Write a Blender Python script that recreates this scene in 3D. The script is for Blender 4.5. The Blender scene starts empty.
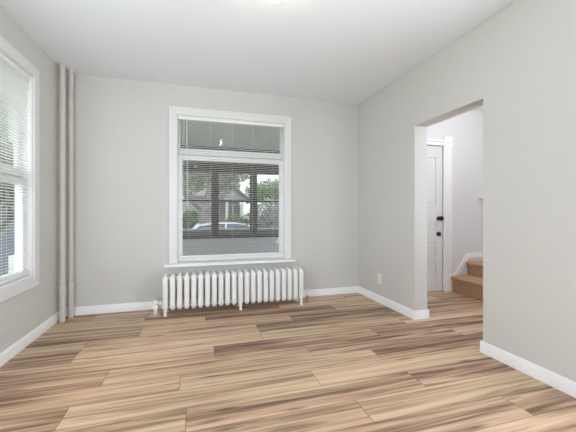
import bpy, bmesh, math, random
from mathutils import Vector, Matrix
random.seed(7)
R = math.radians
S = bpy.context.scene
COL = S.collection

def lin(c):
    return tuple((v/12.92 if v <= .04045 else ((v+.055)/1.055)**2.4) for v in [x/255 for x in c])

# ------------------------------------------------------------ camera
cam_data = bpy.data.cameras.new('camera')
cam = bpy.data.objects.new('camera', cam_data); COL.objects.link(cam)
cam_data.sensor_fit = 'HORIZONTAL'; cam_data.sensor_width = 36.0
cam_data.lens = 313.2/576*36
cam_data.shift_y = -2.4/576
cam_data.clip_start = 0.05; cam_data.clip_end = 300
cam.location = (0, 0, 1.05)
cam.rotation_euler = (R(90), 0, R(-16.55))
S.camera = cam

# ------------------------------------------------------------ view, sky, large lights
S.view_settings.view_transform = 'Standard'
S.view_settings.look = 'None'
S.view_settings.exposure = -0.05
S.view_settings.gamma = 1.0
S.view_settings.use_curve_mapping = False
S.cycles.max_bounces = 10
S.cycles.diffuse_bounces = 6
S.cycles.glossy_bounces = 4
S.cycles.transparent_max_bounces = 24
S.cycles.use_denoising = True
S.cycles.sample_clamp_indirect = 6

world = bpy.data.worlds.new('overcast_sky'); S.world = world
world.use_nodes = True
nt = world.node_tree; nt.nodes.clear()
wo = nt.nodes.new('ShaderNodeOutputWorld'); wb = nt.nodes.new('ShaderNodeBackground')
tc = nt.nodes.new('ShaderNodeTexCoord'); sx = nt.nodes.new('ShaderNodeSeparateXYZ')
rp = nt.nodes.new('ShaderNodeValToRGB')
nt.links.new(tc.outputs['Generated'], sx.inputs[0]); nt.links.new(sx.outputs['Z'], rp.inputs[0])
rp.color_ramp.elements[0].position = 0.0; rp.color_ramp.elements[0].color = (.89, .93, 1.0, 1)
rp.color_ramp.elements[1].position = 0.8; rp.color_ramp.elements[1].color = (.78, .87, 1.0, 1)
nt.links.new(rp.outputs[0], wb.inputs[0]); nt.links.new(wb.outputs[0], wo.inputs[0])
wb.inputs[1].default_value = 2.0

def light(name, kind, loc, rot, energy, color=(1, 1, 1), **kw):
    d = bpy.data.lights.new(name, kind); d.energy = energy; d.color = color
    for k, v in kw.items(): setattr(d, k, v)
    o = bpy.data.objects.new(name, d); COL.objects.link(o)
    o.location = loc; o.rotation_euler = rot
    return o
# left, rear and right fill lights, added out of view at made-up openings
FILL_TINT = (.85, .92, 1)
light('added_side_fill', 'AREA', (-1.78, .62, 1.25), (R(122), 0, R(-46)), 50, FILL_TINT, shape='RECTANGLE', size=1.6, size_y=1.6)
light('added_rear_fill', 'AREA', (-0.85, -2.50, 1.30), (R(112), 0, R(-8)), 56, FILL_TINT, shape='RECTANGLE', size=.8, size_y=1.9)
light('added_right_fill', 'AREA', (2.40, .60, 1.10), (R(116), 0, R(70)), 64, FILL_TINT, shape='RECTANGLE', size=1.0, size_y=1.7)
light('hall_ceiling_lamp', 'POINT', (3.30, 2.35, 2.28), (0, 0, 0), 20, (1, .965, .90), shadow_soft_size=.12)
light('overcast_sun', 'SUN', (0, 0, 20), (R(38), 0, R(-35)), 2.0, (1, .97, .93), angle=R(25))

# ------------------------------------------------------------ materials
def nodes(name):
    m = bpy.data.materials.new(name); m.use_nodes = True
    return m, m.node_tree, m.node_tree.nodes['Principled BSDF']
def sock(b, names, v):
    for n in names:
        if n in b.inputs: b.inputs[n].default_value = v; return
def mat(name, rgb, rough=.5, spec=.5, metal=0, vary=.04, scale=12, bump=0, bscale=200, coords='Object'):
    m, t, b = nodes(name)
    c = lin(rgb)
    L, N = t.links, t.nodes
    co = N.new('ShaderNodeTexCoord')
    no = N.new('ShaderNodeTexNoise'); no.inputs['Scale'].default_value = scale; no.inputs['Detail'].default_value = 3
    L.new(co.outputs[coords], no.inputs['Vector'])
    mx = N.new('ShaderNodeMix'); mx.data_type = 'RGBA'
    mx.inputs[6].default_value = tuple(max(0, v*(1-vary)) for v in c)+(1,)
    mx.inputs[7].default_value = tuple(min(1, v*(1+vary)) for v in c)+(1,)
    L.new(no.outputs[0], mx.inputs[0]); L.new(mx.outputs[2], b.inputs['Base Color'])
    b.inputs['Roughness'].default_value = rough; b.inputs['Metallic'].default_value = metal
    sock(b, ['Specular IOR Level', 'Specular'], spec)
    if bump:
        n2 = N.new('ShaderNodeTexNoise'); n2.inputs['Scale'].default_value = bscale
        L.new(co.outputs[coords], n2.inputs['Vector'])
        bp = N.new('ShaderNodeBump'); bp.inputs['Strength'].default_value = bump; bp.inputs['Distance'].default_value = .002
        L.new(n2.outputs[0], bp.inputs['Height']); L.new(bp.outputs[0], b.inputs['Normal'])
    return m
M = {}
M['wall'] = mat('greige_paint', (210, 209, 205), .85, .25, vary=.012, scale=1.5, bump=.05)
M['hall_wall'] = mat('hall_white_paint', (224, 225, 229), .8, .25, vary=.012, scale=1.5)
M['ceiling'] = mat('ceiling_paint', (236, 239, 243), .9, .2, vary=.01, scale=1.0)
M['trim'] = mat('white_trim_paint', (247, 247, 247), .35, .45, vary=.012, scale=8)
M['casing'] = mat('dimmed_white_trim_paint', (228, 228, 228), .35, .45, vary=.012, scale=8)  # same trim paint in a darker copy, shade put into the casing colour
M['sash'] = mat('white_sash_paint', (247, 247, 247), .35, .45, vary=.01, scale=8)
M['door'] = mat('white_door_paint', (226, 226, 227), .4, .45, vary=.012, scale=8)
M['radiator'] = mat('radiator_enamel', (238, 238, 236), .35, .5, vary=.012, scale=20)
M['pipe'] = mat('painted_pipe', (206, 202, 193), .45, .4, vary=.03, scale=20)
M['slat'] = mat('blind_vinyl', (242, 243, 240), .32, .5, vary=.01, scale=10)
M['cord'] = mat('blind_cord', (225, 225, 222), .7, .2, vary=.02)
M['plastic'] = mat('white_plastic', (240, 239, 234), .3, .5, vary=.01)
M['dark'] = mat('dark_slot', (40, 38, 36), .6, .3)
M['black'] = mat('black_metal', (22, 21, 22), .35, .5, vary=.1)
M['brass'] = mat('old_valve_metal', (176, 158, 132), .4, .5, .4, vary=.15, scale=60)
M['plate'] = mat('floor_plate_metal', (190, 186, 178), .35, .5, .5, vary=.1, scale=60)
M['porch_brown'] = mat('dark_brown_paint', (60, 51, 47), .5, .4, vary=.08, scale=14)
M['porch_sill'] = mat('grey_sill_paint', (124, 117, 116), .5, .4, vary=.05, scale=14)
M['porch_white'] = mat('white_ledge_paint', (236, 236, 236), .5, .4, vary=.02)
M['porch_floor'] = mat('grey_porch_floor', (196, 194, 190), .6, .3, vary=.08, scale=6)
M['lawn'] = mat('lawn_green', (96, 116, 66), .9, .1, vary=.35, scale=5)
M['asphalt'] = mat('asphalt_grey', (128, 128, 130), .85, .2, vary=.15, scale=9)
M['concrete'] = mat('sidewalk_concrete', (182, 178, 172), .85, .2, vary=.08, scale=5)
M['bark'] = mat('tree_bark', (132, 126, 126), .9, .1, vary=.35, scale=9, bump=.5, bscale=14)
M['bark_dark'] = mat('dark_tree_bark', (104, 92, 88), .9, .1, vary=.35, scale=9)
M['car_paint'] = mat('silver_car_paint', (206, 212, 222), .25, .6, .1, vary=.02)
M['car_glass'] = mat('car_window_glass', (70, 82, 96), .08, .7, vary=.05)
M['tyre'] = mat('tyre_rubber', (30, 30, 31), .8, .2)
M['hub'] = mat('wheel_alloy', (170, 172, 176), .3, .5, .6)
M['house_lav'] = mat('lavender_grey_siding', (176, 172, 186), .8, .2, vary=.03)
M['house_beige'] = mat('cream_siding', (196, 184, 172), .8, .2, vary=.03)
M['house_blue'] = mat('blue_grey_siding', (140, 146, 162), .8, .2, vary=.03)
M['house_white'] = mat('white_house_trim', (238, 238, 240), .6, .3, vary=.02)
M['roof'] = mat('grey_shingles', (150, 147, 146), .9, .1, vary=.15, scale=18)
M['house_glass'] = mat('house_window_glass', (120, 130, 138), .1, .6, vary=.2, scale=3)
M['carpet'] = mat('tan_carpet', (188, 152, 122), .95, .1, vary=.45, scale=70, bump=.6, bscale=500)

def beadboard(name, rgb, axis, pitch, depth=.35):
    m, t, b = nodes(name); L, N = t.links, t.nodes
    co = N.new('ShaderNodeTexCoord'); s = N.new('ShaderNodeSeparateXYZ'); L.new(co.outputs['Object'], s.inputs[0])
    a = N.new('ShaderNodeMath'); a.operation = 'DIVIDE'; a.inputs[1].default_value = pitch; L.new(s.outputs[axis], a.inputs[0])
    f = N.new('ShaderNodeMath'); f.operation = 'FRACT'; L.new(a.outputs[0], f.inputs[0])
    r = N.new('ShaderNodeValToRGB'); L.new(f.outputs[0], r.inputs[0])
    c = lin(rgb); d = tuple(v*(1-depth) for v in c)
    e = r.color_ramp.elements; e[0].position = 0; e[0].color = d+(1,); e[1].position = .09; e[1].color = c+(1,)
    L.new(r.outputs[0], b.inputs['Base Color']); b.inputs['Roughness'].default_value = .45
    bp = N.new('ShaderNodeBump'); bp.inputs['Strength'].default_value = .5; bp.inputs['Distance'].default_value = .004
    L.new(r.outputs[0], bp.inputs['Height']); L.new(bp.outputs[0], b.inputs['Normal'])
    return m
M['bead_ceiling'] = beadboard('porch_ceiling_boards', (232, 234, 226), 'Y', .075)
M['bead_wall'] = beadboard('porch_wall_boards', (222, 220, 223), 'Z', .16, .25)

def brickmat():
    m, t, b = nodes('red_brick'); L, N = t.links, t.nodes
    co = N.new('ShaderNodeTexCoord'); mp = N.new('ShaderNodeMapping'); mp.inputs['Rotation'].default_value = (R(90), 0, 0)
    br = N.new('ShaderNodeTexBrick'); br.inputs['Scale'].default_value = 4
    br.inputs['Color1'].default_value = lin((176, 98, 92))+(1,); br.inputs['Color2'].default_value = lin((160, 84, 78))+(1,)
    br.inputs['Mortar'].default_value = lin((190, 170, 165))+(1,)
    L.new(co.outputs['Object'], mp.inputs[0]); L.new(mp.outputs[0], br.inputs['Vector']); L.new(br.outputs[0], b.inputs['Base Color'])
    b.inputs['Roughness'].default_value = .9
    return m
M['brick'] = brickmat()

def leafmat(name, a, c):
    m, t, b = nodes(name); L, N = t.links, t.nodes
    g = N.new('ShaderNodeAttribute'); g.attribute_name = 'tone'
    r = N.new('ShaderNodeValToRGB'); e = r.color_ramp.elements
    e[0].color = lin(a)+(1,); e[1].color = lin(c)+(1,)
    L.new(g.outputs['Fac'], r.inputs[0]); L.new(r.outputs[0], b.inputs['Base Color']); b.inputs['Roughness'].default_value = .7
    tr = N.new('ShaderNodeBsdfTranslucent'); L.new(r.outputs[0], tr.inputs['Color'])
    mx = N.new('ShaderNodeMixShader'); mx.inputs[0].default_value = .35
    out = N['Material Output']
    L.new(b.outputs[0], mx.inputs[1]); L.new(tr.outputs[0], mx.inputs[2]); L.new(mx.outputs[0], out.inputs['Surface'])
    return m
M['leaf_hedge'] = leafmat('hedge_leaves', (62, 84, 52), (168, 190, 140))
M['leaf_tree'] = leafmat('street_tree_leaves', (120, 128, 112), (190, 200, 158))
M['leaf_grey'] = leafmat('silvery_leaves', (112, 116, 112), (206, 210, 204))
M['leaf_bright'] = leafmat('bright_leaves', (92, 122, 72), (186, 206, 150))

def glassmat():
    m = bpy.data.materials.new('window_glass'); m.use_nodes = True
    t = m.node_tree; L, N = t.links, t.nodes; N.clear()
    out = N.new('ShaderNodeOutputMaterial'); tr = N.new('ShaderNodeBsdfTransparent'); gl = N.new('ShaderNodeBsdfGlossy')
    gl.inputs['Roughness'].default_value = .02
    tr.inputs[0].default_value = (.985, .99, .985, 1)
    lw = N.new('ShaderNodeLayerWeight'); lw.inputs[0].default_value = .5
    pw = N.new('ShaderNodeMath'); pw.operation = 'POWER'; pw.inputs[1].default_value = 5; L.new(lw.outputs['Facing'], pw.inputs[0])
    ma = N.new('ShaderNodeMath'); ma.operation = 'MULTIPLY_ADD'; ma.inputs[1].default_value = .9; ma.inputs[2].default_value = .04
    L.new(pw.outputs[0], ma.inputs[0])
    mx = N.new('ShaderNodeMixShader'); L.new(ma.outputs[0], mx.inputs[0]); L.new(tr.outputs[0], mx.inputs[1]); L.new(gl.outputs[0], mx.inputs[2])
    L.new(mx.outputs[0], out.inputs[0])
    return m
M['glass'] = glassmat()

def lampmat():
    m, t, b = nodes('lit_opal_glass')
    b.inputs['Base Color'].default_value = (.95, .93, .9, 1)
    sock(b, ['Emission Color', 'Emission'], (1.0, .88, .70, 1)); b.inputs['Emission Strength'].default_value = 60.0
    return m
M['lamp'] = lampmat()

def floormat():
    m, t, b = nodes('vinyl_plank'); L, N = t.links, t.nodes
    uv = N.new('ShaderNodeUVMap'); uv.uv_map = 'plank'
    sp = N.new('ShaderNodeSeparateXYZ'); L.new(uv.outputs[0], sp.inputs[0])
    at = N.new('ShaderNodeAttribute'); at.attribute_name = 'seed'
    ln = N.new('ShaderNodeAttribute'); ln.attribute_name = 'plen'
    sv = N.new('ShaderNodeSeparateXYZ'); L.new(at.outputs['Vector'], sv.inputs[0])
    def math_(op, a, bb=None, c=None):
        n = N.new('ShaderNodeMath'); n.operation = op
        for i, v in enumerate((a, bb, c)):
            if v is None: continue
            if isinstance(v, (int, float)): n.inputs[i].default_value = v
            else: L.new(v, n.inputs[i])
        return n.outputs[0]
    def coord(su, sv_, off):
        c = N.new('ShaderNodeCombineXYZ')
        L.new(math_('MULTIPLY_ADD', sp.outputs[0], su, math_('MULTIPLY', sv.outputs[0], 37.0+off)), c.inputs[0])
        L.new(math_('MULTIPLY_ADD', sp.outputs[1], sv_, math_('MULTIPLY', sv.outputs[1], 53.0+off)), c.inputs[1])
        L.new(math_('MULTIPLY', sv.outputs[2], 19.0+off), c.inputs[2])
        return c.outputs[0]
    def noise(vec, detail, dist, rough=.5):
        n = N.new('ShaderNodeTexNoise'); n.inputs['Scale'].default_value = 1; n.inputs['Detail'].default_value = detail
        n.inputs['Distortion'].default_value = dist; n.inputs['Roughness'].default_value = rough
        L.new(vec, n.inputs['Vector']); return n.outputs[0]
    broad = noise(coord(.7, 19, 0), 2.4, .8)
    mid = noise(coord(1.6, 58, 5), 3, .7)
    tint = noise(coord(.8, 7, 13), 1.0, .5)
    fine = noise(coord(7, 260, 9), 2, .2)
    v = math_('ADD', math_('MULTIPLY', broad, .66), math_('MULTIPLY', mid, .34))
    v = math_('ADD', v, math_('MULTIPLY_ADD', fine, .10, -.05))
    v = math_('ADD', v, math_('MULTIPLY_ADD', sv.outputs[2], .16, -.08))
    rr = N.new('ShaderNodeValToRGB'); L.new(v, rr.inputs[0])
    e = rr.color_ramp.elements
    e[0].position = .34; e[0].color = lin((110, 84, 68))+(1,)
    e[1].position = .74; e[1].color = lin((222, 196, 166))+(1,)
    k = e.new(.42); k.color = lin((158, 128, 105))+(1,)
    k = e.new(.50); k.color = lin((192, 162, 135))+(1,)
    k = e.new(.60); k.color = lin((210, 183, 154))+(1,)
    tr_ = N.new('ShaderNodeValToRGB'); L.new(tint, tr_.inputs[0])
    q = tr_.color_ramp.elements
    q[0].position = .38; q[0].color = (1.03, .98, .97, 1); q[1].position = .62; q[1].color = (.97, 1.0, .95, 1)
    tm = N.new('ShaderNodeMix'); tm.data_type = 'RGBA'; tm.blend_type = 'MULTIPLY'; tm.inputs[0].default_value = 1
    L.new(rr.outputs[0], tm.inputs[6]); L.new(tr_.outputs[0], tm.inputs[7])
    # knots
    vo = N.new('ShaderNodeTexVoronoi'); vo.inputs['Scale'].default_value = 1
    L.new(coord(2.2, 13, 3), vo.inputs['Vector'])
    kn = N.new('ShaderNodeMapRange'); kn.inputs['From Min'].default_value = .03; kn.inputs['From Max'].default_value = .22
    kn.inputs['To Min'].default_value = .35; kn.inputs['To Max'].default_value = 1.0
    L.new(vo.outputs['Distance'], kn.inputs['Value'])
    hs = N.new('ShaderNodeMix'); hs.data_type = 'RGBA'; hs.blend_type = 'MULTIPLY'; hs.inputs[0].default_value = 1
    L.new(tm.outputs[2], hs.inputs[6]); L.new(kn.outputs[0], hs.inputs[7])
    # seams
    dv = math_('MINIMUM', sp.outputs[1], math_('SUBTRACT', .1925, sp.outputs[1]))
    du = math_('MINIMUM', sp.outputs[0], math_('SUBTRACT', ln.outputs['Fac'], sp.outputs[0]))
    dm = math_('MINIMUM', math_('MULTIPLY', dv, 1.0), du)
    se = N.new('ShaderNodeMapRange'); se.inputs['From Min'].default_value = .0012; se.inputs['From Max'].default_value = .0032
    se.inputs['To Min'].default_value = .45; se.inputs['To Max'].default_value = 1
    L.new(dm, se.inputs['Value'])
    ms = N.new('ShaderNodeMix'); ms.data_type = 'RGBA'; ms.blend_type = 'MULTIPLY'; ms.inputs[0].default_value = 1
    L.new(hs.outputs[2], ms.inputs[6]); L.new(se.outputs[0], ms.inputs[7])
    L.new(ms.outputs[2], b.inputs['Base Color'])
    b.inputs['Roughness'].default_value = .42; sock(b, ['Specular IOR Level', 'Specular'], .35)
    bp = N.new('ShaderNodeBump'); bp.inputs['Strength'].default_value = .15; bp.inputs['Distance'].default_value = .001
    L.new(fine, bp.inputs['Height']); L.new(bp.outputs[0], b.inputs['Normal'])
    return m
M['floor'] = floormat()

# ------------------------------------------------------------ mesh helpers
class MB:
    def __init__(self): self.bm = bmesh.new()
    def box(self, x0, x1, y0, y1, z0, z1):
        vs = [self.bm.verts.new(p) for p in ((x0,y0,z0),(x1,y0,z0),(x1,y1,z0),(x0,y1,z0),(x0,y0,z1),(x1,y0,z1),(x1,y1,z1),(x0,y1,z1))]
        for f in ((0,3,2,1),(4,5,6,7),(0,1,5,4),(1,2,6,5),(2,3,7,6),(3,0,4,7)): self.bm.faces.new([vs[i] for i in f])
        return self
    def prism(self, pts, a0, a1, axis='y'):
        """outline pts in the plane across axis, extruded from a0 to a1"""
        def P(p, a):
            return (p[0], a, p[1]) if axis == 'y' else ((a, p[0], p[1]) if axis == 'x' else (p[0], p[1], a))
        A = [self.bm.verts.new(P(p, a0)) for p in pts]; B = [self.bm.verts.new(P(p, a1)) for p in pts]
        n = len(pts)
        self.bm.faces.new(A); self.bm.faces.new(B[::-1])
        for i in range(n): self.bm.faces.new((A[i], B[i], B[(i+1) % n], A[(i+1) % n]))
        return self
    def tube(self, path, rad, n=12, cap=True, closed=False):
        """sweep a circle along path; rad is a number or list"""
        path = [Vector(p) for p in path]; m = len(path); rings = []
        for i, p in enumerate(path):
            if closed: d = path[(i+1) % m]-path[i-1]
            else: d = (path[min(i+1, m-1)]-path[max(i-1, 0)])
            d.normalize()
            up = Vector((0, 0, 1)) if abs(d.z) < .95 else Vector((1, 0, 0))
            a = d.cross(up).normalized(); b = d.cross(a).normalized()
            r = rad[i] if isinstance(rad, (list, tuple)) else rad
            rings.append([self.bm.verts.new(p+a*r*math.cos(2*math.pi*k/n)+b*r*math.sin(2*math.pi*k/n)) for k in range(n)])
        for i in range(m if closed else m-1):
            A, B = rings[i], rings[(i+1) % m]
            for k in range(n): self.bm.faces.new((A[k], A[(k+1) % n], B[(k+1) % n], B[k]))
        if cap and not closed: self.bm.faces.new(rings[0][::-1]); self.bm.faces.new(rings[-1])
        return self
    def lathe(self, prof, c=(0, 0, 0), n=24, axis='z'):
        c = Vector(c); rings = []
        for r, h in prof:
            ring = []
            for k in range(n):
                a = 2*math.pi*k/n; x, y = max(r, 1e-4)*math.cos(a), max(r, 1e-4)*math.sin(a)
                v = (x, y, h) if axis == 'z' else ((x, h, y) if axis == 'y' else (h, x, y))
                ring.append(self.bm.verts.new(c+Vector(v)))
            rings.append(ring)
        for A, B in zip(rings, rings[1:]):
            for k in range(n): self.bm.faces.new((A[k], A[(k+1) % n], B[(k+1) % n], B[k]))
        self.bm.faces.new(rings[0][::-1]); self.bm.faces.new(rings[-1])
        return self
    def build(self, name, m, parent=None, bevel=0, smooth=False, **props):
        bmesh.ops.recalc_face_normals(self.bm, faces=self.bm.faces)
        me = bpy.data.meshes.new(name); self.bm.to_mesh(me); self.bm.free()
        me.materials.append(m)
        if smooth:
            for p in me.polygons: p.use_smooth = True
        me.set_sharp_from_angle(angle=R(42))
        o = bpy.data.objects.new(name, me); COL.objects.link(o)
        if parent: o.parent = parent
        if bevel:
            b = o.modifiers.new('bevel', 'BEVEL'); b.width = bevel; b.segments = 2; b.limit_method = 'ANGLE'; b.angle_limit = R(40)
        for k, v in props.items(): o[k] = v
        return o
def empty(name, loc=(0, 0, 0), rz=0, **props):
    o = bpy.data.objects.new(name, None); COL.objects.link(o); o.location = loc; o.rotation_euler = (0, 0, rz)
    o.empty_display_size = .1
    for k, v in props.items(): o[k] = v
    return o
def copy_tree(o, parent=None):
    c = o.copy(); COL.objects.link(c); c.parent = parent
    for ch in list(o.children): copy_tree(ch, c)
    return c
ST = dict(kind='structure')

# ------------------------------------------------------------ room dimensions
XL, XR, YB, YR, HC = -1.288, 2.088, 3.729, -2.3, 2.497
WT = .15                         # wall thickness of the doorway wall
Y1, Y2, HT = 1.852, 2.622, 1.922   # doorway
HY, HX = 3.46, 4.45              # hall front wall, hall far side wall
W1 = (-.190, 1.060, .490, 2.160)  # back window opening x0 x1 z0 z1
W2 = (2.080, 3.077, .530, 2.180)  # left window opening y0 y1 z0 z1

# floor: one mesh of planks, joints where the photograph shows them
PW, PL, Y0 = .1925, 1.39, 1.388
joint = {0: .865, 1: -.044, 2: -.652, 3: -.09, 4: -.55, 5: .142, 6: .55, 7: -.838, 8: .93, 9: .101, 10: -.478, 11: .41, -1: .30, -2: -.35, -3: .72}
bm = bmesh.new(); uvl = bm.loops.layers.uv.new('plank')
seedl = bm.faces.layers.float_vector.new('seed'); plen = bm.faces.layers.float.new('plen')
r0 = int(math.floor((YR-.05-Y0)/PW)); r1 = int(math.ceil((YB+.2-Y0)/PW))
for r in range(r0, r1):
    y = Y0+r*PW
    j = joint.get(r, random.uniform(0, PL))
    x = j - PL*math.ceil((j-(XL-.1))/PL)
    while x < HX+.1:
        xa, xb = max(x, XL-.1), min(x+PL, HX+.1)
        if xb-xa > .001:
            vs = [bm.verts.new(p) for p in ((xa, y, 0), (xb, y, 0), (xb, y+PW, 0), (xa, y+PW, 0))]
            f = bm.faces.new(vs)
            for lp, (u, v) in zip(f.loops, ((xa-x, 0), (xb-x, 0), (xb-x, PW), (xa-x, PW))): lp[uvl].uv = (u, v)
            f[seedl] = (random.random(), random.random(), random.random()); f[plen] = PL
        x += PL
me = bpy.data.meshes.new('floor'); bm.to_mesh(me); bm.free(); me.materials.append(M['floor'])
fo = bpy.data.objects.new('floor', me); COL.objects.link(fo); fo['kind'] = 'structure'
MB().box(XL-.2, HX+.2, YR-.15, YB+.2, -.2, -.002).build('floor_slab', M['concrete'], **ST)

# ceiling
MB().box(XL-.2, HX+.2, YR-.15, YB+.2, HC, HC+.12).build('ceiling', M['ceiling'], **ST)

# back wall with the window opening
b = MB(); yo = YB+.2
b.box(XL-.2, W1[0], YB, yo, -.1, HC); b.box(W1[1], XR+WT, YB, yo, -.1, HC)
b.box(W1[0], W1[1], YB, yo, -.1, W1[2]); b.box(W1[0], W1[1], YB, yo, W1[3], HC)
b.build('wall_back', M['wall'], **ST)
# left wall with its window opening, and an unseen one added for fill light
b = MB(); xo = XL-.115
b.box(xo, XL, YR, .10, -.1, HC); b.box(xo, XL, 1.85, W2[0], -.1, HC); b.box(xo, XL, W2[1], YB, -.1, HC)
b.box(xo, XL, .10, 1.85, -.1, .92); b.box(xo, XL, .10, 1.85, 2.20, HC)
b.box(xo, XL, W2[0], W2[1], -.1, W2[2]); b.box(xo, XL, W2[0], W2[1], W2[3], HC)
b.build('wall_left', M['wall'], **ST)
# right wall with the cased-less doorway, and an unseen opening added for fill
b = MB()
b.prism([(YR, 0), (.08, 0), (.08, HT), (1.12, HT), (1.12, 0), (Y1, 0), (Y1, HT), (Y2, HT), (Y2, 0), (YB, 0), (YB, HC), (YR, HC)], XR, XR+WT, 'x')
b.build('wall_right', M['wall'], bevel=.004, **ST)
# rear wall behind the camera, with a gap added to let fill light in
b = MB()
b.box(XL, -1.25, YR-.12, YR, 0, HC); b.box(-.45, HX, YR-.12, YR, 0, HC)
b.box(-1.25, -.45, YR-.12, YR, 2.25, HC)
b.build('wall_rear', M['wall'], **ST)
# hall walls
b = MB(); DX0, DX1, DH = 2.33, 3.216, 1.965
b.box(XR+WT, DX0, HY, HY+.16, 0, HC); b.box(DX0, DX1, HY, HY+.16, DH, HC)
LW = (3.955, 4.40, 1.30, 2.2)
b.box(DX1, LW[0], HY, HY+.16, 0, HC); b.box(LW[0], LW[1], HY, HY+.16, 0, LW[2]); b.box(LW[0], LW[1], HY, HY+.16, LW[3], HC); b.box(LW[1], HX, HY, HY+.16, 0, HC)
b.build('wall_hall_front', M['hall_wall'], **ST)
MB().box(HX, HX+.12, YR, HY+.16, 0, HC).build('wall_hall_side', M['hall_wall'], **ST)
# the hall's own paint on its side of the doorway wall
b = MB(); b.prism([(YR, 0), (.079, 0), (.079, HT+.001), (1.121, HT+.001), (1.121, 0), (Y1-.001, 0), (Y1-.001, HT+.001), (Y2+.001, HT+.001), (Y2+.001, 0), (HY, 0), (HY, HC), (YR, HC)], XR+WT, XR+WT+.004, 'x')
b.build('wall_hall_inner', M['hall_wall'], **ST)

# baseboards
BH, BT = .086, .013
def bprof(w0, s): return [(w0, 0), (w0+s*BT, 0), (w0+s*BT, BH-.012), (w0+s*BT*.55, BH), (w0, BH)]
MB().prism([(YB, 0), (YB-BT, 0), (YB-BT, BH-.010), (YB-BT*.5, BH), (YB, BH)], XL, XR, 'x').build('baseboard_back', M['trim'], **ST)
MB().prism(bprof(XL, 1), YR, YB-BT, 'y').build('baseboard_left', M['trim'], **ST)
b = MB(); b.prism(bprof(XR, -1), YR, .08, 'y'); b.prism(bprof(XR, -1), 1.12, Y1+BT, 'y'); b.prism(bprof(XR, -1), Y2-BT, YB-BT, 'y')
b.prism([(Y2, 0), (Y2-BT, 0), (Y2-BT, BH-.010), (Y2-BT*.5, BH), (Y2, BH)], XR, XR+WT+.016, 'x')
b.prism([(Y1, 0), (Y1+BT, 0), (Y1+BT, BH-.010), (Y1+BT*.5, BH), (Y1, BH)], XR, XR+WT+.016, 'x')
b.build('baseboard_right', M['trim'], **ST)

# ------------------------------------------------------------ double-hung windows (local: x along the wall, y outwards, z up)
def casing_frame(w, z0, z1, cw, bottom, t=.02, sidew=None):
    b = MB(); h = w/2; sw = sidew or cw
    def member(pts): b.prism(pts, -t, 0, 'y')
    member([(-h-sw, z0-(cw if bottom else 0)), (-h, z0), (-h, z1), (-h-sw, z1+cw)])
    member([(h+sw, z0-(cw if bottom else 0)), (h+sw, z1+cw), (h, z1), (h, z0)])
    member([(-h-sw, z1+cw), (-h, z1), (h, z1), (h+sw, z1+cw)])
    if bottom: member([(-h-sw, z0-cw), (h+sw, z0-cw), (h, z0), (-h, z0)])
    return b
def sash(b, w, z0, z1, y0, y1, st, bot, top):
    h = w/2
    b.box(-h, -h+st, y0, y1, z0, z1); b.box(h-st, h, y0, y1, z0, z1)
    b.box(-h+st, h-st, y0, y1, z0, z0+bot); b.box(-h+st, h-st, y0, y1, z1-top, z1)
    return b
def window(name, loc, rz, w, z0, z1, meet, cw, stool, up_st=.022, lo_st=.048, wallt=.2):
    root = empty(name, loc, rz, kind='structure')
    h = w/2
    casing_frame(w, z0, z1, cw, not stool).build('casing', M['casing'], root, bevel=.004)
    fr = MB(); d = wallt+.01
    fr.box(-h, -h+.006, 0, d, z0, z1); fr.box(h-.006, h, 0, d, z0, z1)
    fr.box(-h+.006, h-.006, 0, d, z1-.006, z1); fr.box(-h+.006, h-.006, 0, d+.03, z0, z0+.012)
    fr.build('frame', M['sash'], root)
    hi, wi = h-.006, w-.012
    lo = sash(MB(), wi, z0+.012, meet, .040, .072, lo_st, .052, .058).build('lower_sash', M['sash'], root, bevel=.003)
    MB().box(-hi+lo_st-.004, hi-lo_st+.004, .054, .058, z0+.060, meet-.054).build('pane', M['glass'], lo)
    up = sash(MB(), wi, meet+.013, z1-.006, .076, .104, up_st, .068, .03).build('upper_sash', M['sash'], root, bevel=.003)
    MB().box(-hi+up_st-.004, hi-up_st+.004, .088, .092, meet+.086, z1-.032).build('pane', M['glass'], up)
    MB().box(-hi, hi, .0725, .0755, meet-.012, meet+.02).build('parting_strip', M['plate'], root)
    if stool:
        MB().box(-h-cw-.047, h+cw+.047, -.062, .0, z0-.034, z0-.002).box(-h, h, 0, .04, z0-.002, z0+.012).build('sill', M['trim'], root, bevel=.005)
    return root
xc1 = (W1[0]+W1[1])/2
window('window_1', (xc1, YB, 0), 0, W1[1]-W1[0], W1[2], W1[3], 1.718, .090, True)
yc2 = (W2[0]+W2[1])/2
window('window_2', (XL, yc2, 0), R(90), W2[1]-W2[0], W2[2], W2[3], 1.335, .086, False, up_st=.045, wallt=.105)

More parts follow.
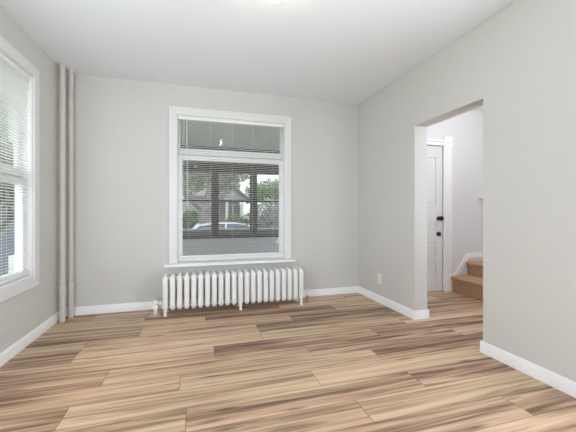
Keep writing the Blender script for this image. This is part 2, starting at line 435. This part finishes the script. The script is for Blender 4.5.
# ------------------------------------------------------------ mini blinds
def mini_blind(loc, rz, w, z0, z1, tilt, cords, wand, label, gap=.0215, pull=None):
    root = empty('mini_blind', loc, rz, label=label, category='blind', group='mini blinds in the two windows')
    h = w/2
    MB().box(-h, h, -.014, .016, z1-.034, z1).build('headrail', M['slat'], root, bevel=.003)
    MB().box(-h+.004, h-.004, -.013, .013, z0, z0+.016).build('bottom_rail', M['slat'], root, bevel=.003)
    b = MB(); n = int((z1-.042-(z0+.022))/gap); sw = .025; k = 5
    ct, sn = math.cos(tilt), math.sin(tilt)
    for i in range(n+1):
        z = z0+.030+i*gap
        top, bot = [], []
        for q in range(k+1):
            s = q/k-.5; yy = s*sw; arch = .0022*(1-4*s*s)
            for lst, e in ((top, .0003), (bot, -.0003)):
                a = arch+e; lst.append((yy*ct+a*sn, z-yy*sn+a*ct))
        b.prism(top+bot[::-1], -h+.006, h-.006, 'x')
    b.build('slats', M['slat'], root)
    for c in cords:
        cb = MB()
        for yy in (-.0135, .0135): cb.tube([(c, yy, z0+.01), (c, yy, z1-.02)], .0008, 5)
        cb.build('ladder_cord', M['cord'], root)
    MB().tube([(wand, -.022, z1-.03), (wand, -.024, z1-.06), (wand+.004, -.024, 1.14)], .0035, 6).build('tilt_wand', M['plastic'], root, smooth=True)
    if pull is not None:
        MB().tube([(pull, -.020, z1-.03), (pull, -.022, 1.25)], .0018, 5).lathe([(.002, 1.26), (.006, 1.225), (.0065, 1.21), (.003, 1.205)], (pull, -.022, 0), 8).build('lift_cord', M['cord'], root)
    return root
mini_blind((xc1, YB+.016, 0), 0, W1[1]-W1[0]-.02, .556, W1[3]-.008, R(3.5), [-.505, -.255, -.012, .228, .489], -.523, 'white mini blind lowered in the back wall window above the radiator', pull=-.556)
mini_blind((XL-.018, yc2, 0), R(90), W2[1]-W2[0]-.016, .560, W2[3]-.008, R(9), [-.42, -.14, .14, .42], -.40, 'white mini blind lowered in the left wall window near the pipes')

# ------------------------------------------------------------ heating pipes in the corner
def heat_pipe(x, y, zc, label):
    root = empty('heating_pipe', (x, y, 0), label=label, category='pipe', group='heating pipes in the corner')
    MB().tube([(0, 0, zc), (0, 0, HC)], .0235, 20).build('pipe', M['pipe'], root, smooth=True)
    MB().tube([(0, 0, 0.002), (0, 0, zc)], .0255, 20).build('lower_pipe', M['pipe'], root, smooth=True)
    MB().lathe([(.025, zc-.032), (.031, zc-.030), (.0315, zc+.022), (.029, zc+.030), (.0245, zc+.031)], (0, 0, 0), 24).build('collar', M['pipe'], root, smooth=True)
    MB().lathe([(.024, HC-.03), (.027, HC-.028), (.028, HC-.006), (.031, HC-.004), (.031, HC-.0005)], (0, 0, 0), 24).build('ceiling_flange', M['pipe'], root)
    return root
heat_pipe(-1.229, 3.53, .315, 'painted heating pipe closer to the left wall window')
heat_pipe(-1.200, 3.652, .318, 'painted heating pipe tight in the corner beside the back wall')

# ------------------------------------------------------------ radiator
def ring_sweep(b, path, half, n=10, closed=False, power=1.0):
    """sweep an oval along a path in the local yz plane; half = [(half width in x, half thickness in plane)]"""
    m = len(path); rings = []
    for i, (y, z) in enumerate(path):
        p0 = path[i-1] if (closed or i) else path[i]; p1 = path[(i+1) % m] if (closed or i < m-1) else path[i]
        d = Vector((0, p1[0]-p0[0], p1[1]-p0[1])); d.normalize(); nrm = Vector((0, -d.z, d.y))
        a, t = half[i]
        ring = []
        for k in range(n):
            an = 2*math.pi*k/n; c, s = math.cos(an), math.sin(an)
            c = math.copysign(abs(c)**power, c); s = math.copysign(abs(s)**power, s)
            ring.append(b.bm.verts.new(Vector((a*c, y, z))+nrm*t*s))
        rings.append(ring)
    for i in range(m if closed else m-1):
        A, B = rings[i], rings[(i+1) % m]
        for k in range(n): b.bm.faces.new((A[k], A[(k+1) % n], B[(k+1) % n], B[k]))
    if not closed: b.bm.faces.new(rings[0][::-1]); b.bm.faces.new(rings[-1])
def section_mesh():
    b = MB(); D = .104; zb, zt = .070, .396      # centre line of the loop
    path, half = [], []
    def add(y, z, a, t): path.append((y, z)); half.append((a, t))
    for i in range(7): z = zb+.030+(zt-zb-.066)*i/6; add(-D+.024, z, .0258, .024)
    for i in range(1, 5): an = R(90*i/5); add(-D+.024+.034*(1-math.cos(an)), zt-.036+.036*math.sin(an), .0275-.008*i/5, .024-.004*i/5)
    for i in range(5): add(-D+.062+(2*D-.124)*i/4, zt, .0165, .020)
    for i in range(1, 5): an = R(90-90*i/5); add(D-.024-.034*(1-math.cos(an)), zt-.036+.036*math.sin(an), .0195+.008*i/5, .020+.004*i/5)
    for i in range(7): z = zt-.036-(zt-zb-.066)*i/6; add(D-.024, z, .0258, .024)
    for i in range(1, 5): an = R(90*i/5); add(D-.024-.03*(1-math.cos(an)), zb+.030-.026*math.sin(an), .0275-.006*i/5, .023)
    for i in range(3): add(D-.064-(2*D-.128)*i/2, zb+.004, .0215, .022)
    for i in range(1, 5): an = R(90-90*i/5); add(-D+.024+.03*(1-math.cos(an)), zb+.030-.026*math.sin(an), .0220+.006*i/5, .023)
    ring_sweep(b, path, half, 16, True, .6)
    b.box(-.0205, .0205, -D+.03, D-.03, zb+.015, zt-.03)
    for yy in (-.027, .027):
        ring_sweep(b, [(yy, zb), (yy, zb+.05), (yy, .25), (yy, zt-.05), (yy, zt)], [(.02, .016), (.027, .018), (.0275, .018), (.027, .018), (.015, .016)], 10, False)
    # connecting hubs between sections
    for zz in (zb+.012, zt-.030): b.tube([(-.0352, 0, zz), (.0352, 0, zz)], .021, 12)
    return b
rad = empty('radiator', (0, 3.508, 0), label='white cast iron radiator standing under the back wall window', category='radiator')
NS = 22; xs = [-.291+1.47*i/(NS-1) for i in range(NS)]
sec = section_mesh().build('section', M['radiator'], rad, smooth=True); sec.location = (xs[0], 0, 0)
for x in xs[1:]:
    c = sec.copy(); COL.objects.link(c); c.parent = rad; c.location = (x, 0, 0)
def leg_mesh(s):
    b = MB(); rings = [(.150, .0275, .023), (.110, .0260, .024), (.075, .021, .022), (.040, .0165, .018), (.014, .016, .018), (.003, .020, .022), (0.0, .020, .022)]
    ring_sweep(b, [(s*.080, z) for z, a, t in rings], [(a, t) for z, a, t in rings], 12, False)
    return b
for s in (-1, 1):
    lg = leg_mesh(s).build('leg', M['radiator'], rad, smooth=True); lg.location = (xs[0], 0, 0)
    for i in (11, NS-1):
        c = lg.copy(); COL.objects.link(c); c.parent = rad; c.location = (xs[i], 0, 0)
# supply valve at the left end
v = MB().tube([(xs[0]-.02, 0, .112), (xs[0]-.075, 0, .112)], .017, 14)
v.lathe([(.030, .0), (.030, .022), (.024, .026), (.024, .036)], (xs[0]-.058, 0, .112), 8, 'x')
v.lathe([(.021, .002), (.021, .06), (.030, .064), (.034, .085), (.034, .128), (.028, .142), (.018, .148)], (xs[0]-.098, 0, 0), 20)
va = v.build('supply_valve', M['radiator'], rad, smooth=True)
MB().lathe([(.016, 0), (.020, -.012), (.020, -.030), (.010, -.034), (.010, -.052), (.026, -.054), (.030, -.062), (.026, -.070), (.004, -.072)], (xs[0]-.098, -.030, .106), 16, 'y').build('valve_handle', M['radiator'], va, smooth=True)
MB().lathe([(.021, .0), (.060, .0), (.058, .006), (.040, .010), (.022, .012)], (xs[0]-.098, 0, 0), 28).build('floor_plate', M['plate'], va, smooth=True)
# return pipe and bleed valve at the right end
xr = 1.287
v = MB().tube([(xs[-1]+.02, 0, .100), (xr, 0, .100)], .011, 12)
v.lathe([(.016, .078), (.020, .082), (.020, .112), (.012, .118), (.009, .134), (.014, .136), (.014, .150), (.004, .156)], (xr, 0, 0), 16)
va2 = v.build('bleed_valve', M['radiator'], rad, smooth=True)
MB().lathe([(.015, .0), (.015, .079)], (xr, 0, 0), 16).build('riser_pipe', M['brass'], va2, smooth=True, label='tarnished metal riser pipe')

# ------------------------------------------------------------ outlet
out = empty('electrical_outlet', (XR, 3.231, .281), label='small white electrical outlet on the right wall near the corner', category='outlet')
MB().box(-.006, 0, -.036, .036, -.057, .057).build('cover_plate', M['plastic'], out, bevel=.002)
for zz in (-.026, .026):
    MB().box(-.0085, -.005, -.017, .017, zz-.016, zz+.016).build('socket', M['plastic'], out, bevel=.003)
    s = MB()
    for yy in (-.007, .007): s.box(-.0088, -.0084, yy-.0013, yy+.0013, zz-.002, zz+.008)
    s.box(-.0088, -.0084, -.003, .003, zz-.011, zz-.006)
    s.build('slots', M['dark'], out)
MB().lathe([(.003, -.0075), (.003, -.006)], (0, 0, 0), 10, 'x').build('screw', M['plate'], out)

# ------------------------------------------------------------ ceiling light
lamp = empty('ceiling_light', (.458, 1.79, HC-.024), label='bare lit bulb in a white ceiling holder, only its tip showing at the picture top', category='ceiling light')
MB().lathe([(.062, .0235), (.062, -.010), (.050, -.022), (.030, -.040), (.026, -.070), (.022, -.072)], (0, 0, 0), 32).build('lamp_holder', M['radiator'], lamp, smooth=True)
MB().lathe([(.013, -.070), (.014, -.090), (.022, -.108), (.029, -.125), (.0305, -.140), (.028, -.155), (.020, -.167), (.010, -.1745), (.002, -.176)], (0, 0, 0), 24).build('bulb', M['lamp'], lamp, smooth=True)

# ------------------------------------------------------------ hall: front door, stairs, landing window
dr = empty('door_1', (0, HY, 0), kind='structure')
dl = MB(); yA, yB_ = .012, .05
dl.box(DX0+.004, DX1-.004, yA+.012, yB_, .008, DH-.004)                     # core
def rails(b, x0, x1, z0, z1): b.box(x0, x1, yA, yA+.013, z0, z1)
xa, xb = DX0+.004, DX1-.004; st = .105
rails(dl, xa, xa+st, .008, DH-.004); rails(dl, xb-st, xb, .008, DH-.004)
zs = [(.008, .215), (.395, .475), (.665, .735), (.915, 1.165), (1.80, DH-.004)]
for z0, z1 in zs: rails(dl, xa+st, xb-st, z0, z1)
xm = (xa+xb)/2; rails(dl, xm-.05, xm+.05, 1.165, 1.80)
leaf = dl.build('door_leaf', M['door'], dr, bevel=.004)
for (z0, z1) in ((.215, .395), (.475, .665), (.735, .915)):
    MB().box(xa+st+.02, xb-st-.02, yA+.004, yA+.02, z0+.025, z1-.025).build('raised_panel', M['door'], leaf, bevel=.01)
for (x0, x1) in ((xa+st, xm-.05), (xm+.05, xb-st)):
    MB().box(x0+.02, x1-.02, yA+.004, yA+.02, 1.19, 1.775).build('raised_panel', M['door'], leaf, bevel=.01)
kx = 3.146
k = MB().lathe([(.028, yA), (.028, -.004), (.012, -.006), (.011, -.022), (.026, -.028), (.032, -.042), (.028, -.056), (.010, -.062)], (kx, 0, .985), 20, 'y')
k.box(kx, xb+.002, -.006, yA, .963, 1.007)
k.build('door_knob', M['black'], leaf, smooth=False)
MB().lathe([(.030, yA), (.030, -.008), (.022, -.014), (.004, -.016)], (kx, 0, .775), 20, 'y').build('deadbolt', M['black'], leaf)
c = MB()                                   # fluted casing, head roll, plinth block
c.box(DX1, DX1+.135, -.016, 0, .23, 2.03)
for i in range(3): c.box(DX1+.012+i*.042, DX1+.036+i*.042, -.022, -.016, .23, 1.98)
c.box(DX0-.1, DX0, -.016, 0, 0, 2.03)
c.build('casing', M['trim'], dr, bevel=.003)
MB().box(DX1-.002, DX1+.148, -.026, 0, 0, .236).build('plinth_block', M['trim'], dr, bevel=.003)
MB().box(DX0-.1, DX1, -.016, 0, DH, DH+.075).tube([(DX0-.1, -.016, DH+.058), (DX1+.02, -.016, DH+.058)], .016, 12).build('head_casing', M['trim'], dr)
MB().box(DX1-.002, DX1+.140, -.024, 0, DH-.01, DH+.125).lathe([(.05, -.024), (.05, -.030), (.035, -.027), (.02, -.034), (.002, -.035)], (DX1+.069, 0, DH+.058), 20, 'y').build('rosette_block', M['trim'], dr, bevel=.002)
MB().box(DX0, DX1, -.004, .05, .0, .008).build('threshold', M['brass'], dr)

SX0, SX1, SY0 = 3.345, 3.608, 2.45
stairs = empty('staircase', (SX0, HY, 0), label='tan carpeted stairs seen through the doorway beside the white door', category='stairs')
def tread(x0, x1, z0, z1, name):
    b = MB()
    r = .022; pts = [(x0, z0), (x1, z0), (x1, z1)]
    for i in range(7):
        an = R(90+180*i/6*.999); pts.append((x0-.006+r*math.cos(an)*1.0, z1-r+r*math.sin(an)))
    pts.append((x0, z1-2*r-.01))
    pts = [(p[0]-SX0, p[1]) for p in pts]
    b.prism(pts, SY0-HY, -.028, 'y')
    return b.build(name, M['carpet'], stairs)
tread(SX0, SX1, 0, .205, 'step')
tread(SX1, HX-.001, 0, .392, 'landing')
sk = MB()
T = .066
outline = [(DX1+.149, .0), (DX1+.149, .197), (3.612, .500), (HX-.002, .500), (HX-.002, .435), (3.64, .435), (3.455, .205), (3.455, .0)]
sk.prism(outline, HY-.020, HY-.001, 'y')
sk.build('trim_1', M['trim'], bevel=.003, **ST)
MB().prism([(3.455, .0), (3.455, .205), (3.64, .435), (HX-.002, .435), (HX-.002, .0)], HY-.012, HY-.0015, 'y').build('trim_2', M['hall_wall'], **ST)
lw = empty('window_3', ((LW[0]+LW[1])/2, HY, 0), kind='structure')
hw = (LW[1]-LW[0])/2
casing_frame(2*hw, LW[2], LW[3], .045, False).build('casing', M['trim'], lw)
sash(MB(), 2*hw, LW[2], LW[3], .05, .08, .04, .05, .04).build('sash', M['trim'], lw)
MB().box(-hw+.036, hw-.036, .063, .067, LW[2]+.046, LW[3]-.036).build('pane', M['glass'], lw)
MB().box(-hw-.135, hw+.045, -.075, .0, LW[2]-.034, LW[2]).box(-hw, hw, 0, .05, LW[2]-.034, LW[2]).build('sill', M['trim'], lw, bevel=.004)

# ------------------------------------------------------------ enclosed porch outside the back window
PY, PX0, PX1, PZ, PC = 5.70, -1.75, 2.46, -.08, 2.235
MB().box(PX0-.1, PX1+.1, YB+.2, PY+.16, PZ-.12, PZ).build('floor_porch', M['porch_floor'], **ST)
MB().box(PX0-.1, PX1+.1, YB+.2, PY+.30, PC, PC+.10).build('ceiling_porch', M['bead_ceiling'], **ST)
MB().box(PX0, PX1, PY, PY+.12, PZ, .615).build('wall_porch_front', M['bead_wall'], **ST)
MB().box(PX0, PX1, PY-.004, PY+.12, 1.800, PC).build('wall_porch_header', M['porch_brown'], **ST)
for i, x in enumerate((PX0-.1, PX1)):
    MB().box(x, x+.1, YB+.2, PY+.12, PZ, .615).box(x, x+.1, YB+.2, PY+.12, 1.800, PC).build('wall_porch_'+('left', 'right')[i], M['bead_wall'], **ST)
MB().box(PX0, PX1, PY-.05, PY+.12, .615, .665).build('trim_3', M['porch_brown'], bevel=.004, **ST)
px = [.342-.70*3+.05, .342-.70*2, .342-.70, .342, 1.042, 1.042+.70, 2.41]
for i, x in enumerate(px):
    MB().box(x-.053, x+.053, PY-.002, PY+.118, .665, 1.800).build('trim_%d' % (4+i), M['porch_brown'], bevel=.004, **ST)
for i in range(6):
    x0, x1 = px[i]+.053, px[i+1]-.053
    w = empty('window_%d' % (4+i), ((x0+x1)/2, PY, 0), kind='structure')
    h = (x1-x0)/2
    lo = MB().box(-h, h, .02, .05, .665, .745).build('bottom_rail', M['porch_sill'], w, bevel=.003)
    sash(MB(), 2*h, .745, 1.287, .022, .048, .014, .006, .030).build('lower_sash', M['porch_brown'], w)
    sash(MB(), 2*h, 1.260, 1.800, .052, .078, .014, .030, .02).build('upper_sash', M['porch_brown'], w)
    MB().box(-h+.01, h-.01, .033, .037, .748, 1.258).build('pane', M['glass'], w)
    MB().box(-h+.01, h-.01, .063, .067, 1.288, 1.782).build('pane', M['glass'], w)
    MB().box(-h, h, .085, .15, .752, .778).build('ledge', M['porch_white'], w)
tg = MB().prism([(-.032, -.030), (-.032, .026), (.034, .004)], -.004, 0, 'y').build('paper_pennant', M['porch_white'],
    label='tiny white triangular paper on the dark porch beam', category='paper')
tg.location = (.018, PY-.006, 1.872)
# siding under and around the house front is the back of wall_back

# ------------------------------------------------------------ street
GZ = -.74
MB().box(-60, 60, YB+2.2, 60, GZ-.3, GZ).build('ground_lawn', M['lawn'], **ST)
MB().box(-60, XL-.25, -40, YB+2.2, GZ-.3, GZ).build('ground_side_yard', M['lawn'], **ST)
MB().box(-60, 60, 10.2, 14.2, GZ, GZ+.01).build('street', M['asphalt'], **ST)
MB().box(-60, 60, 16.0, 17.0, GZ, GZ+.02).build('sidewalk', M['concrete'], **ST)

def leaves(b_pts, name, m, parent, size, n, rnd, **props):
    """b_pts: list of (centre, radii); n leaves spread through the clumps"""
    bm = bmesh.new(); tl = bm.faces.layers.float.new('tone')
    tot = sum(r[0]*r[2] for c, r in b_pts)
    for c, r in b_pts:
        for _ in range(int(n*r[0]*r[2]/tot)):
            while True:
                p = Vector((rnd.uniform(-1, 1), rnd.uniform(-1, 1), rnd.uniform(-1, 1)))
                if .25 < p.length <= 1: break
            q = Vector((c[0]+p.x*r[0], c[1]+p.y*r[1], c[2]+p.z*r[2]))
            s = size*rnd.uniform(.6, 1.3)
            a = Vector((rnd.uniform(-1, 1), rnd.uniform(-1, 1), rnd.uniform(-.6, .6))).normalized()
            d = a.cross(Vector((rnd.uniform(-1, 1), rnd.uniform(-1, 1), rnd.uniform(-1, 1)))).normalized()
            f = bm.faces.new([bm.verts.new(v) for v in (q-a*s, q+d*s*.55, q+a*s, q-d*s*.55)])
            f[tl] = min(1, max(0, .5+rnd.gauss(0, .28)))
    me = bpy.data.meshes.new(name); bm.to_mesh(me); bm.free(); me.materials.append(m)
    o = bpy.data.objects.new(name, me); COL.objects.link(o); o.parent = parent
    for k_, v_ in props.items(): o[k_] = v_
    return o
def branch(b, p, d, r, L, depth, rnd, spread=.55):
    p = Vector(p); d = Vector(d).normalized(); pts = [p.copy()]; rs = [r]
    for i in range(3):
        d = (d+Vector((rnd.uniform(-.12, .12), rnd.uniform(-.12, .12), rnd.uniform(-.02, .12)))).normalized()
        p = p+d*L/3; pts.append(p.copy()); rs.append(r*(1-.12*(i+1)))
    b.tube([tuple(q) for q in pts], rs, 8 if depth > 2 else 5)
    ends = [p]
    if depth > 0:
        for i in range(3 if depth > 1 else 2):
            nd = (d+Vector((rnd.uniform(-1, 1)*spread*1.3, rnd.uniform(-1, 1)*spread, rnd.uniform(-.25, .55)*spread))).normalized()
            ends += branch(b, p, nd, r*.62, L*.78, depth-1, rnd, spread)
    return ends
def tree(name, loc, trunk_r, trunk_h, first_L, depth, lm, bm_, label, seed, leaf_n, leaf_s, clump, lean=(0, 0), spread=.6, low=()):
    rnd = random.Random(seed); root = empty(name, loc, label=label, category='tree')
    b = MB()
    b.tube([(0, 0, -.05), (0, 0, .15), (.02, 0, .5), (lean[0]*.5, 0, trunk_h*.6), (lean[0], lean[1], trunk_h)],
           [trunk_r*1.5, trunk_r*1.2, trunk_r*1.02, trunk_r*.95, trunk_r*.95], 14)
    ends = []
    for dx, dy, dz in ((-.75, .1, .8), (.15, .2, 1.0), (.8, -.1, .75)):
        ends += branch(b, (lean[0], lean[1], trunk_h-.08), (dx, dy, dz), trunk_r*.62, first_L, depth, rnd, spread)
    b.build('trunk', bm_, root, smooth=True)
    leaves([(tuple(e), (clump, clump, clump*.8)) for e in ends], 'foliage', lm, root, leaf_s, leaf_n, rnd)
    if low: leaves(list(low), 'foliage', lm, root, leaf_s*.9, 9000, rnd)
    return root
tree('street_tree', (.42, 15.2, GZ), .33, 1.95, 1.5, 4, M['leaf_tree'], M['bark'], 'big street tree with a thick pale trunk behind the parked car', 3, 6000, .075, .75, (.05, 0),
     low=[((x, y, z), (.85, .7, .62)) for x, y, z in ((-1.6, .2, 2.7), (-.7, .6, 3.3), (-1.3, -.2, 4.0), (.1, .5, 3.9), (.9, .3, 3.3), (1.5, -.1, 3.9), (-2.4, .3, 3.4), (.7, .2, 4.5))])
tree('small_tree', (2.35, 9.0, GZ), .06, .95, .42, 3, M['leaf_grey'], M['bark_dark'], 'dense grey-green tree close outside the right porch window', 11, 4200, .045, .36, (.0, 0), .8)
tree('garden_tree', (4.75, 19.2, GZ), .10, 2.0, .62, 3, M['leaf_bright'], M['bark_dark'], 'green leafy tree beyond the front hedge by the house', 21, 3800, .09, .7)
def hedge(name, x0, x1, y, h, d, m, label, seed, n):
    rnd = random.Random(seed); root = empty(name, ((x0+x1)/2, y, GZ), label=label, category='hedge', group='hedges across the street')
    cl = []; k = max(2, int((x1-x0)/.7))
    for i in range(k):
        cl.append((((x0-x1)/2+(x1-x0)*(i+.5)/k, rnd.uniform(-.1, .1), h*.5), ((x1-x0)/k*.75, d, h*.5*rnd.uniform(.92, 1.12))))
    leaves(cl, 'foliage', m, root, .085, n, rnd)
    for i in range(k): x = (x0-x1)/2+(x1-x0)*(i+.5)/k; MB().tube([(x, 0, -.03), (x+.04, 0, h*.6)], .05, 7).build('stem', M['bark_dark'], root)
    return root
hedge('hedge', 1.75, 4.5, 17.8, 1.85, .6, M['leaf_hedge'], 'green hedge across the street in front of the gabled house', 31, 4200)
hedge('hedge', -1.7, .25, 17.6, 1.95, .6, M['leaf_hedge'], 'dark green hedge left of the big tree trunk', 32, 3600)
hedge('hedge', 5.1, 7.6, 17.5, .95, .5, M['leaf_bright'], 'low bright green hedge in front of the red brick house', 33, 3600)

# parked car (nose towards +x)
car = empty('parked_car', (1.42, 12.1, GZ), label='silver-white parked car in the street, roof and windscreen showing', category='car')
body = MB().prism([(-2.2, .30), (2.1, .28), (2.2, .45), (2.17, .66), (1.55, .80), (1.15, .86), (-1.75, .90), (-2.15, .84), (-2.22, .55)], -.85, .85, 'y')
body.build('body', M['car_paint'], car, bevel=.07)
cab = MB(); n0 = [(-1.85, .88), (1.22, .84), (.42, 1.36), (.10, 1.43), (-.75, 1.44), (-1.25, 1.36)]
A = [cab.bm.verts.new((p[0], -.80 if i < 2 else -.60, p[1])) for i, p in enumerate(n0)]
B = [cab.bm.verts.new((p[0], .80 if i < 2 else .60, p[1])) for i, p in enumerate(n0)]
cab.bm.faces.new(A); cab.bm.faces.new(B[::-1])
for i in range(6): cab.bm.faces.new((A[i], B[i], B[(i+1) % 6], A[(i+1) % 6]))
cab.build('cabin', M['car_glass'], car, bevel=.02)
rf = MB()
rf.prism([(.46, 1.355), (.12, 1.445), (-.75, 1.458), (-1.28, 1.368), (-1.25, 1.33), (-.75, 1.40), (.10, 1.39)], -.61, .61, 'y')
rf.build('roof', M['car_paint'], car, bevel=.02)
for sgn in (-1, 1):
    for pa, pb, pr in (((1.22, sgn*.79, .85), (.44, sgn*.60, 1.38), .035), ((-1.82, sgn*.79, .89), (-1.27, sgn*.60, 1.38), .06), ((-.38, sgn*.81, .88), (-.34, sgn*.61, 1.42), .035)):
        MB().tube([pa, pb], pr, 6).build('pillar', M['car_paint'], car)
wh = MB().lathe([(.20, -.10), (.31, -.095), (.325, -.06), (.325, .06), (.31, .095), (.20, .10)], (0, 0, 0), 24, 'y').build('wheel', M['tyre'], car)
MB().lathe([(.19, -.104), (.16, -.112), (.04, -.100)], (0, 0, 0), 16, 'y').build('hubcap', M['hub'], wh)
wh.location = (1.35, -.76, .325)
for x, y in ((-1.4, -.76), (1.35, .76), (-1.4, .76)):
    c = copy_tree(wh, car); c.location = (x, y, .325)
for y in (-.7, .35): MB().box(2.08, 2.2, y, y+.35, .55, .68).build('headlight', M['house_white'], car, bevel=.02)

# houses across the street
def gable(b, x0, x1, y0, y1, ze, zr, over=.25, t=.12, along='y'):
    xm = (x0+x1)/2
    if along == 'y':
        k = (zr-ze)/(xm-x0)
        b.prism([(x0-over, ze-over*k), (xm, zr), (x1+over, ze-over*k), (x1+over, ze-over*k+t), (xm, zr+t), (x0-over, ze-over*k+t)], y0-over, y1+over, 'y')
    else:
        ym = (y0+y1)/2; k = (zr-ze)/(ym-y0)
        b.prism([(y0-over, ze-over*k), (ym, zr), (y1+over, ze-over*k), (y1+over, ze-over*k+t), (ym, zr+t), (y0-over, ze-over*k+t)], x0-over, x1+over, 'x')
def add_window(root, x, z, w, h, y):
    f = MB(); sash(f, w+.16, z-h/2-.08, z+h/2+.08, -.05, .02, .08, .08, .08)
    fo_ = f.build('window', M['house_white'], root); fo_.location = (x, y, 0)
    MB().box(-w/2, w/2, -.02, .0, z-h/2, z+h/2).build('pane', M['house_glass'], fo_)
hA = empty('house', (0, 0, 0), label='grey gabled bungalow with white porch posts across the street', category='house', group='houses outside')
MB().box(-1.6, 3.15, 23, 31, GZ, 2.3).build('wall', M['house_lav'], hA)
b = MB(); gable(b, -1.6, 3.15, 23, 31, 2.3, 5.2, .12, .14, 'x'); b.build('roof', M['roof'], hA)
b = MB(); b.prism([(.7, 1.95), (3.5, 1.95), (2.1, 3.10)], 21.0, 23.0, 'y'); b.build('porch_gable', M['house_lav'], hA)
b = MB(); gable(b, .7, 3.5, 21.0, 23.2, 1.97, 3.13, .22, .10); b.build('porch_roof', M['roof'], hA)
MB().box(.65, 3.55, 20.95, 23, GZ, .15).build('porch_deck', M['house_beige'], hA)
for x in (.9, 2.04, 3.06): MB().box(x-.08, x+.08, 21.05, 21.21, .15, 1.95).build('porch_post', M['house_white'], hA, bevel=.01)
add_window(hA, 2.36, 1.15, .42, 1.0, 22.97); add_window(hA, 2.92, 1.15, .42, 1.0, 22.97); add_window(hA, 1.3, 1.15, .6, 1.0, 22.97)
hB = empty('house', (0, 0, 0), label='low house with a red brick base at the right edge of the view', category='house', group='houses outside')
MB().box(6.9, 12, 21, 28, GZ, .75).build('brick_base', M['brick'], hB)
MB().box(6.95, 11.95, 21.05, 27.95, .75, 2.6).build('wall', M['house_beige'], hB)
b = MB(); gable(b, 6.9, 12, 21, 28, 2.6, 4.6, .3, .14, 'y'); b.build('roof', M['roof'], hB)
add_window(hB, 8.0, 1.6, .8, 1.0, 21.03); add_window(hB, 10.2, 1.6, .8, 1.0, 21.03)
hC = empty('house', (0, 0, 0), label='blue-grey neighbouring house outside the left wall window', category='house', group='houses outside')
MB().box(-11.5, -5.2, 9.5, 18, GZ, 4.3).build('wall', M['house_blue'], hC)
b = MB(); gable(b, -11.5, -5.2, 9.5, 18, 4.3, 5.4, .3, .14, 'y'); b.build('roof', M['roof'], hC)
add_window(hC, -6.6, .9, .9, 1.1, 9.47); add_window(hC, -9.0, .9, .9, 1.1, 9.47)
tree('side_tree', (-3.5, 6.6, GZ), .09, 1.3, .6, 3, M['leaf_hedge'], M['bark_dark'], 'small green tree in the yard outside the left wall window', 41, 3500, .06, .42)
